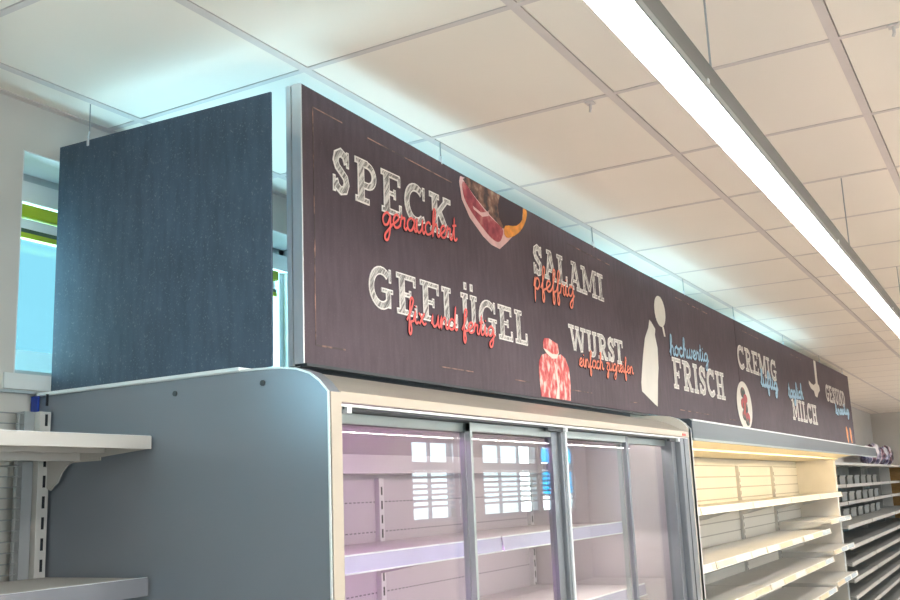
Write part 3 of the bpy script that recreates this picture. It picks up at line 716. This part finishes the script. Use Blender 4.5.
door(3.010, 3.640, 1.303, .010, .022, 'greyrail', 'jamb', 'third sliding glass door from the left')
door(3.615, 4.180, 1.325, .010, .012, 'greyrail', 'jamb', 'rightmost sliding glass door')
bx(2.977, 3.008, 1.290, 1.350, DZ0, .196).build('centre_post', MAT['jamb'], cab, bevel=.002)
m = MB(); m.box(4.165, 4.215, 1.296, 1.345, DZ0, .196); m.box(4.215, 4.334, 1.272, 1.345, DZ0, .205); m.build('door_jamb', MAT['jamb'], cab, bevel=.003)
bx(2.999, 3.009, 1.284, 1.290, DZ0, .196).build('post_edge', MAT['profile'], cab)
bx(4.262, 4.268, 1.270, 1.272, DZ0, .200).build('jamb_seam', MAT['darkgap'], cab)
# interior
bx(XE0, XE1, 2.05, 2.07, -1.25, .262).build('back_panel', MAT['backpanel'], cab)
bx(XE0 - .001, XE0 + .004, 1.36, 2.05, -1.25, .262).build('side_lining', MAT['inner'], cab)
bx(XE1 - .004, XE1 + .0005, 1.36, 2.05, -1.25, .262).build('side_lining', MAT['inner'], cab)
m = MB(); m.prism([(1.53,.258),(1.53,.235),(1.85,.225),(1.98,.150),(1.98,.085),(2.05,.085),(2.05,.258)], 'x', XE0 + .005, XE1 - .005); m.build('air_duct', MAT['inner'], cab)
bx(XE0 + .01, XE1 - .01, 1.970, 1.979, .085, .100).build('duct_lip', MAT['inner'], cab)
t1 = MB(); t1.tube([(1.80, 1.44, .225), (3.0, 1.44, .225)], .011, 10); t1.build('light_tube', MAT['pink'], cab, smooth=True)
t2 = MB(); t2.tube([(3.05, 1.44, .225), (4.30, 1.44, .225)], .011, 10); t2.build('light_tube', MAT['whitetube'], cab, smooth=True)
bx(XE0, XE1, 1.30, 2.2, FLOOR + .05, -1.25).build('base', MAT['dark'], cab)
def slotted_post(x, y, z0, z1, par, matn='postm', w=.03, pitch=.05, zs0=None, zs1=None, nmax=60):
    p = bx(x - w / 2, x + w / 2, y, y + .03, z0, z1).build('slotted_post', MAT[matn], par)
    s_ = MB(); z = (zs0 if zs0 is not None else z0) + .01; n = 0
    while z < (zs1 if zs1 is not None else z1) - .03 and n < nmax: s_.box(x - .0045, x + .0045, y - .0008, y, z, z + .03); z += pitch; n += 1
    s_.build('slots', MAT['slot'], p)
    return p
slotted_post(3.03, 2.03, -1.2, .07, cab); slotted_post(4.29, 2.03, -1.2, .07, cab); slotted_post(1.77, 2.03, -1.2, .07, cab)
def cab_shelf(x0, x1, yf, yb, z, par, matn, railn, rh=.042, label=None, brackets=True):
    """z is the top of the shelf plate; the rail hangs at the front"""
    p = bx(x0, x1, yf + .006, yb, z - .022, z).build('shelf', MAT[matn], par, bevel=.0015)
    if label: p['label'] = label
    r = MB(); r.prism([(yf - .004, z - rh), (yf + .004, z - rh), (yf + .010, z + .006), (yf + .002, z + .006)], 'x', x0 + .002, x1 - .002)
    r.build('price_rail', MAT[railn], p)
    e = MB()
    e.box(x0 + .002, x1 - .002, yf + .001, yf + .010, z + .006, z + .010); e.box(x0 + .002, x1 - .002, yf - .007, yf - .001, z - rh - .004, z - rh)
    e.build('rail_edge', MAT['edge'], p)
    if brackets:
        for x in (x0 + .006, x1 - .010):
            b_ = MB(); b_.prism([(yb, z - .022), (yb, z - .11), (yb - .06, z - .10), (yf + .10, z - .04), (yf + .06, z - .022)], 'x', x, x + .004); b_.build('bracket', MAT[matn], p)
    return p
for a, b in ((1.79, 3.025), (3.035, 4.28)):
    cab_shelf(a, b, 1.55, 2.03, -.152, cab, 'inner', 'railA', .036)
    l_ = MB(); l_.tube([(a + .05, 1.60, -.186), (b - .05, 1.60, -.186)], .008, 8); l_.build('light_tube', MAT['pink' if a < 2 else 'whitetube'], cab, smooth=True)  # added tubes below the top shelf to light the space beneath
    cab_shelf(a, b, 1.50, 2.03, -.42, cab, 'inner', 'railA', .036)
    cab_shelf(a, b, 1.48, 2.03, -.72, cab, 'inner', 'railA', .036)
# ------------------------------------------------------------------ OPEN MULTIDECK CABINET
od = thing('open_chiller', 'long open chilled shelving with steel fascia and warm light beyond the glass doors', 'refrigerator', (7.5, 1.75, FLOOR))
OX0, OX1 = 4.382, 10.70
m = MB(); m.prism([(1.262, .207), (1.262, .285), (1.275, .293), (1.40, .300), (1.40, .285), (1.285, .275), (1.275, .207)], 'x', OX0, OX1)
m.build('fascia', MAT['steel'], od)
bx(OX0, OX1, 1.256, 1.270, .284, .2905).build('fascia_edge', MAT['edge'], od)
bx(OX0, OX1, 1.258, 1.275, .196, .2065).build('fascia_bottom_trim', MAT['greyrail'], od)
bx(OX0, OX1, 1.285, 2.07, .245, .262).build('roof', MAT['canopy'], od)
m = MB(); m.prism([(1.276, .240), (1.45, .238), (1.62, .208), (1.62, .244), (1.276, .244)], 'x', OX0, OX1); m.build('canopy_reflector', MAT['canopy'], od)
m = MB(); m.tube([(OX0 + .03, 1.291, .226), (OX1 - .05, 1.291, .226)], .009, 10); m.build('light_tube', MAT['warm'], od, smooth=True)
bx(OX0, OX1, 1.625, 2.03, .195, .24).build('air_duct', MAT['canopy'], od)
for k in range(5):
    xa = OX0 + .005 + k * 1.263
    bx(xa, xa + 1.259, 2.03, 2.05, -1.2, .19).build('back_panel', MAT['backpanel2'], od)
    if k: slotted_post(xa - .002, 2.004, -1.2, .14, od, 'shelf', .028, .05, nmax=26)
# inner end wall of the chiller
m = MB(); m.prism([(1.665, -1.30), (2.07, -1.30), (2.07, .262), (1.60, .262), (1.655, .18)], 'x', OX1 - .045, OX1 - .005); m.build('end_panel', MAT['cream'], od)
bx(OX1 - .047, OX1 - .003, 1.658, 1.666, -1.30, .19).build('end_trim', MAT['edge'], od)
bx(OX0, OX1, 1.15, 2.07, FLOOR + .05, -1.22).build('base', MAT['dark'], od)
m = MB(); m.prism([(1.10, -1.25), (1.14, -1.25), (1.14, -1.22), (1.25, -1.22), (1.25, -1.45), (1.10, -1.45)], 'x', OX0, OX1); m.build('bumper', MAT['steel'], od)
near = [(-.434, 1.56), (-.675, 1.56), (-.925, 1.56)]; far = [(-.36, 1.555), (-.625, 1.555), (-.895, 1.555)]
for k in range(5):
    xa = OX0 + .01 + k * 1.263; xb = xa + 1.25
    if k == 4: xb = OX1 - .05
    s_ = cab_shelf(xa, xb, 1.62, 2.004, -.135, od, 'shelf', 'rail', .030)
    for z, yf in (far if k == 4 else near):
        s_ = cab_shelf(xa, xb, yf, 2.004, z, od, 'shelf', 'rail', .028)
        n = 3
        for q in range(n):  # clear label holders of differing tint clipped along the rail
            l0 = xa + .02 + q * (xb - xa - .04) / n; l1 = l0 + (xb - xa - .04) / n * random.uniform(.8, .96)
            last = (k == 4 and q > 0) or (k == 3 and q == 2)
            m = MB(); m.prism([(yf - .0065, z - .026), (yf - .0045, z - .026), (yf + .0015, z + .004), (yf - .0005, z + .004)], 'x', l0, l1)
            m.build('label_strip', MAT['railend' if last else random.choice(['labelcream', 'labelcream', 'labelwhite'])], s_)
# ------------------------------------------------------------------ DARK GONDOLA AT THE END
g = thing('dark_shelving', 'dark grey wall shelving at the far end beyond the open chiller', 'shelving', (14.5, 1.95, FLOOR))
GX0, GX1 = 10.75, 18.25; GF = 1.80
bx(GX0, GX1, GF - .03, 2.18, .155, .185).build('top_board', MAT['shelf'], g)
bx(GX0, GX1, 2.14, 2.16, FLOOR + .1, .155).build('back_panel', MAT['backdark'], g)
for x in (GX0, 12.55, 14.9, 16.9, GX1 - .03): bx(x, x + .03, 1.98, 2.14, FLOOR, .155).build('upright', MAT['darklip'] if x > 18 else MAT['darkshelf'], g)
z = -.07
kk = 0
while z > -1.4:
    yf = 1.86 if kk < 2 else 1.62
    for a, b in ((GX0 + .04, 12.54), (12.59, 14.89), (14.94, 16.89), (16.94, GX1 - .04)):
        s_ = bx(a, b, yf, 2.12, z - .025, z).build('shelf', MAT['darkshelf'], g)
        bx(a, b, yf - .012, yf, z - .030, z + .008).build('shelf_lip', MAT['darklip'], s_)
    z -= .20 if kk < 3 else .16; kk += 1
bx(GX0, GX1, 1.60, 2.14, FLOOR, -1.5).build('base', MAT['darkshelf'], g)
# wood backed shelving along the end wall
ew = thing('wood_backed_shelving', 'wood backed shelving on the end wall at the far right edge', 'shelving', (18.5, .2, FLOOR))
bx(18.70, 18.725, -1.9, 2.16, FLOOR + .1, .155).build('back_panel', MAT['wood'], ew)
bx(18.33, 18.70, -1.9, 2.16, .155, .185).build('top_board', MAT['shelf'], ew)
for y in (-1.9, .1, 2.13): bx(18.34, 18.69, y, y + .03, FLOOR, .155).build('upright', MAT['darkshelf'], ew)
for kk in range(7):
    z = -.07 - .22 * kk
    for a, b in ((-1.86, .09), (.14, 2.12)):
        s_ = bx(18.36, 18.69, a, b, z - .025, z).build('shelf', MAT['darkshelf'], ew)
        bx(18.35, 18.36, a, b, z - .03, z + .006).build('shelf_lip', MAT['darklip'], s_)
# grey crates standing on the upper shelves
names = [('grey plastic crate on the %s dark shelf, %s from the chiller', .0)]
ords = ['first', 'second', 'third', 'fourth', 'fifth', 'sixth']
for lv, (z, nn) in enumerate(((-.07, 6), (-.27, 6), (-.47, 6))):
    for q in range(nn):
        x = 12.66 + q * .595
        m = MB(); h_ = .115
        m.box(x, x + .42, 1.93, 2.10, z + .001, z + .012); m.box(x, x + .42, 1.93, 1.942, z + .001, z + h_); m.box(x, x + .42, 2.088, 2.10, z + .001, z + h_)
        m.box(x, x + .012, 1.93, 2.10, z + .001, z + h_); m.box(x + .408, x + .42, 1.93, 2.10, z + .001, z + h_)
        m.box(x - .006, x + .426, 1.922, 1.93, z + h_ - .02, z + h_)
        tag(m.build('storage_crate', MAT['crate'], bevel=.002), 'grey plastic crate on the %s dark shelf from the top, %s from the open chiller' % (ords[lv], ords[q]), 'crate', 'grey crates on the dark shelving')
# patterned bags on top of the shelving
def bag(x, y, z, w, h, d, ang, matn, label):
    m = MB(); N1, N2 = 12, 14
    for side in (-1, 1):
        b = len(m.v)
        for i in range(N1 + 1):
            for j in range(N2 + 1):
                u = i / N1 * 2 - 1; v = j / N2 * 2 - 1
                bul = max(0, (1 - u ** 4)) ** .6 * max(0, (1 - v ** 2)) ** .55
                wr = .012 * math.sin(9 * v + 5 * u) * bul
                px = u * w / 2 * (1 - .06 * (1 - v * v)); py = side * (d / 2 * bul + .002) + wr; pz = (v + 1) / 2 * h
                m.v.append((x + px * math.cos(ang) - py * math.sin(ang), y + px * math.sin(ang) + py * math.cos(ang), z + pz))
        for i in range(N1):
            for j in range(N2):
                o = b + i * (N2 + 1) + j; m.f.append((o, o + 1, o + N2 + 2, o + N2 + 1)); m.mi.append(0)
    n = (N1 + 1) * (N2 + 1)
    rim = [i * (N2 + 1) for i in range(N1 + 1)] + [N1 * (N2 + 1) + j for j in range(1, N2 + 1)] + [i * (N2 + 1) + N2 for i in range(N1 - 1, -1, -1)] + [j for j in range(N2 - 1, 0, -1)]
    for q in range(len(rim)):
        a, c2 = rim[q], rim[(q + 1) % len(rim)]; m.f.append((a, c2, c2 + n, a + n)); m.mi.append(0)
    tag(m.build('snack_bag', MAT[matn], smooth=True), label, 'bag', 'patterned bags on the far shelving')
BL = ['first', 'second', 'third', 'fourth', 'fifth', 'sixth']
for q in range(6):
    bag(15.35 + q * .52, 1.95, .1865, .44, .27 + .03 * (q % 3), .16, .25 - .12 * (q % 3), 'bag' if q % 2 else 'bag2', '%s patterned bag from the left on top of the far dark shelving' % BL[q])

# ------------------------------------------------------------------ NEAR WALL GONDOLA (left edge)
gd = thing('wall_shelving', 'cream metal wall shelving with slotted post at the left edge', 'shelving', (1.0, 2.1, FLOOR))
GXE = 1.697
up = bx(1.664, GXE, 2.150, 2.205, FLOOR + .02, .251).build('slotted_post', MAT['gshelf'], gd, bevel=.0012)
s_ = MB(); z = .243 - .05 * 36
zt = -.158
z = zt
for q in range(-24, 9):
    zz = zt + .0515 * q + .012
    s_.box(1.6790, 1.6868, 2.1492, 2.150, zz, zz + .030)
s_.build('slots', MAT['slot'], up)
bx(1.632, 1.6625, 2.168, 2.200, FLOOR + .05, .251).build('side_channel', MAT['gmetal'], gd)
wm = MB()
zz = -1.3
while zz < .250:
    wm.tube([(XL + .4, 2.172, zz), (1.630, 2.172, zz)], .0018, 5); zz += .0262
wm.build('wire_grid', MAT['wire'], gd)
wm = MB()
for x in [1.622 - .1 * q for q in range(30)]: wm.tube([(x, 2.176, -1.3), (x, 2.176, .250)], .0022, 5)
wm.build('wire_upright', MAT['wire'], gd)
for x in (-.9, .4): bx(x, x + .035, 2.150, 2.205, FLOOR + .02, .251).build('slotted_post', MAT['gshelf'], gd)
def gshelf(x0, x1, z, yf, yb, lipm, lh, label):
    p = MB(); p.box(x0, x1, yf, yb, z - .004, z); p.box(x0, x1, yf + .002, yf + .08, z - .022, z - .018)
    p.box(x0, x1, yb - .12, yb - .10, z - .045, z - .004); p.box(x0, x1, yf + .15, yf + .165, z - .030, z - .004)
    p = p.build('shelf', MAT['gshelf'], gd); p['label'] = label
    bx(x0, x1, yf - .003, yf, z - lh, z + .0015).build('front_lip', MAT[lipm], p, bevel=.001)
    bx(x0, x1, yf, yf + .004, z - .001, z + .0025).build('lip_edge', MAT['edge'], p)
    return p
sA = gshelf(.44, GXE, .165, 1.792, 2.150, 'gshelf', .029, 'cream upper shelf with bright lip')
bx(-.86, .43, 1.792, 2.150, .136, .165).build('shelf', MAT['gshelf'], gd)
m = MB(); m.prism([(2.150, .155), (2.150, .058), (2.135, .052), (2.125, .062), (2.110, .070), (2.095, .095), (2.075, .112), (2.05, .120), (1.80, .1365), (1.795, .155)], 'x', GXE - .006, GXE - .002)
m.build('bracket', MAT['gshelf'], sA)
m = MB(); m.box(GXE - .003, GXE, 1.96, 2.150, .118, .135); m.build('bracket_flange', MAT['gshelf'], sA)
sB = gshelf(.44, GXE, -.160, 1.794, 2.150, 'glip', .040, 'grey lipped lower shelf')
bx(-.86, .43, 1.794, 2.150, -.20, -.160).build('shelf', MAT['gshelf'], gd)
sC = gshelf(.44, GXE, -.55, 1.70, 2.150, 'gshelf', .035, 'bottom shelf')
bx(GXE - .035, GXE, 1.70, 2.205, FLOOR, FLOOR + .05).build('foot', MAT['gshelf'], gd)

# drop helper property
for o in bpy.data.objects:
    if '_o' in o: del o['_o']
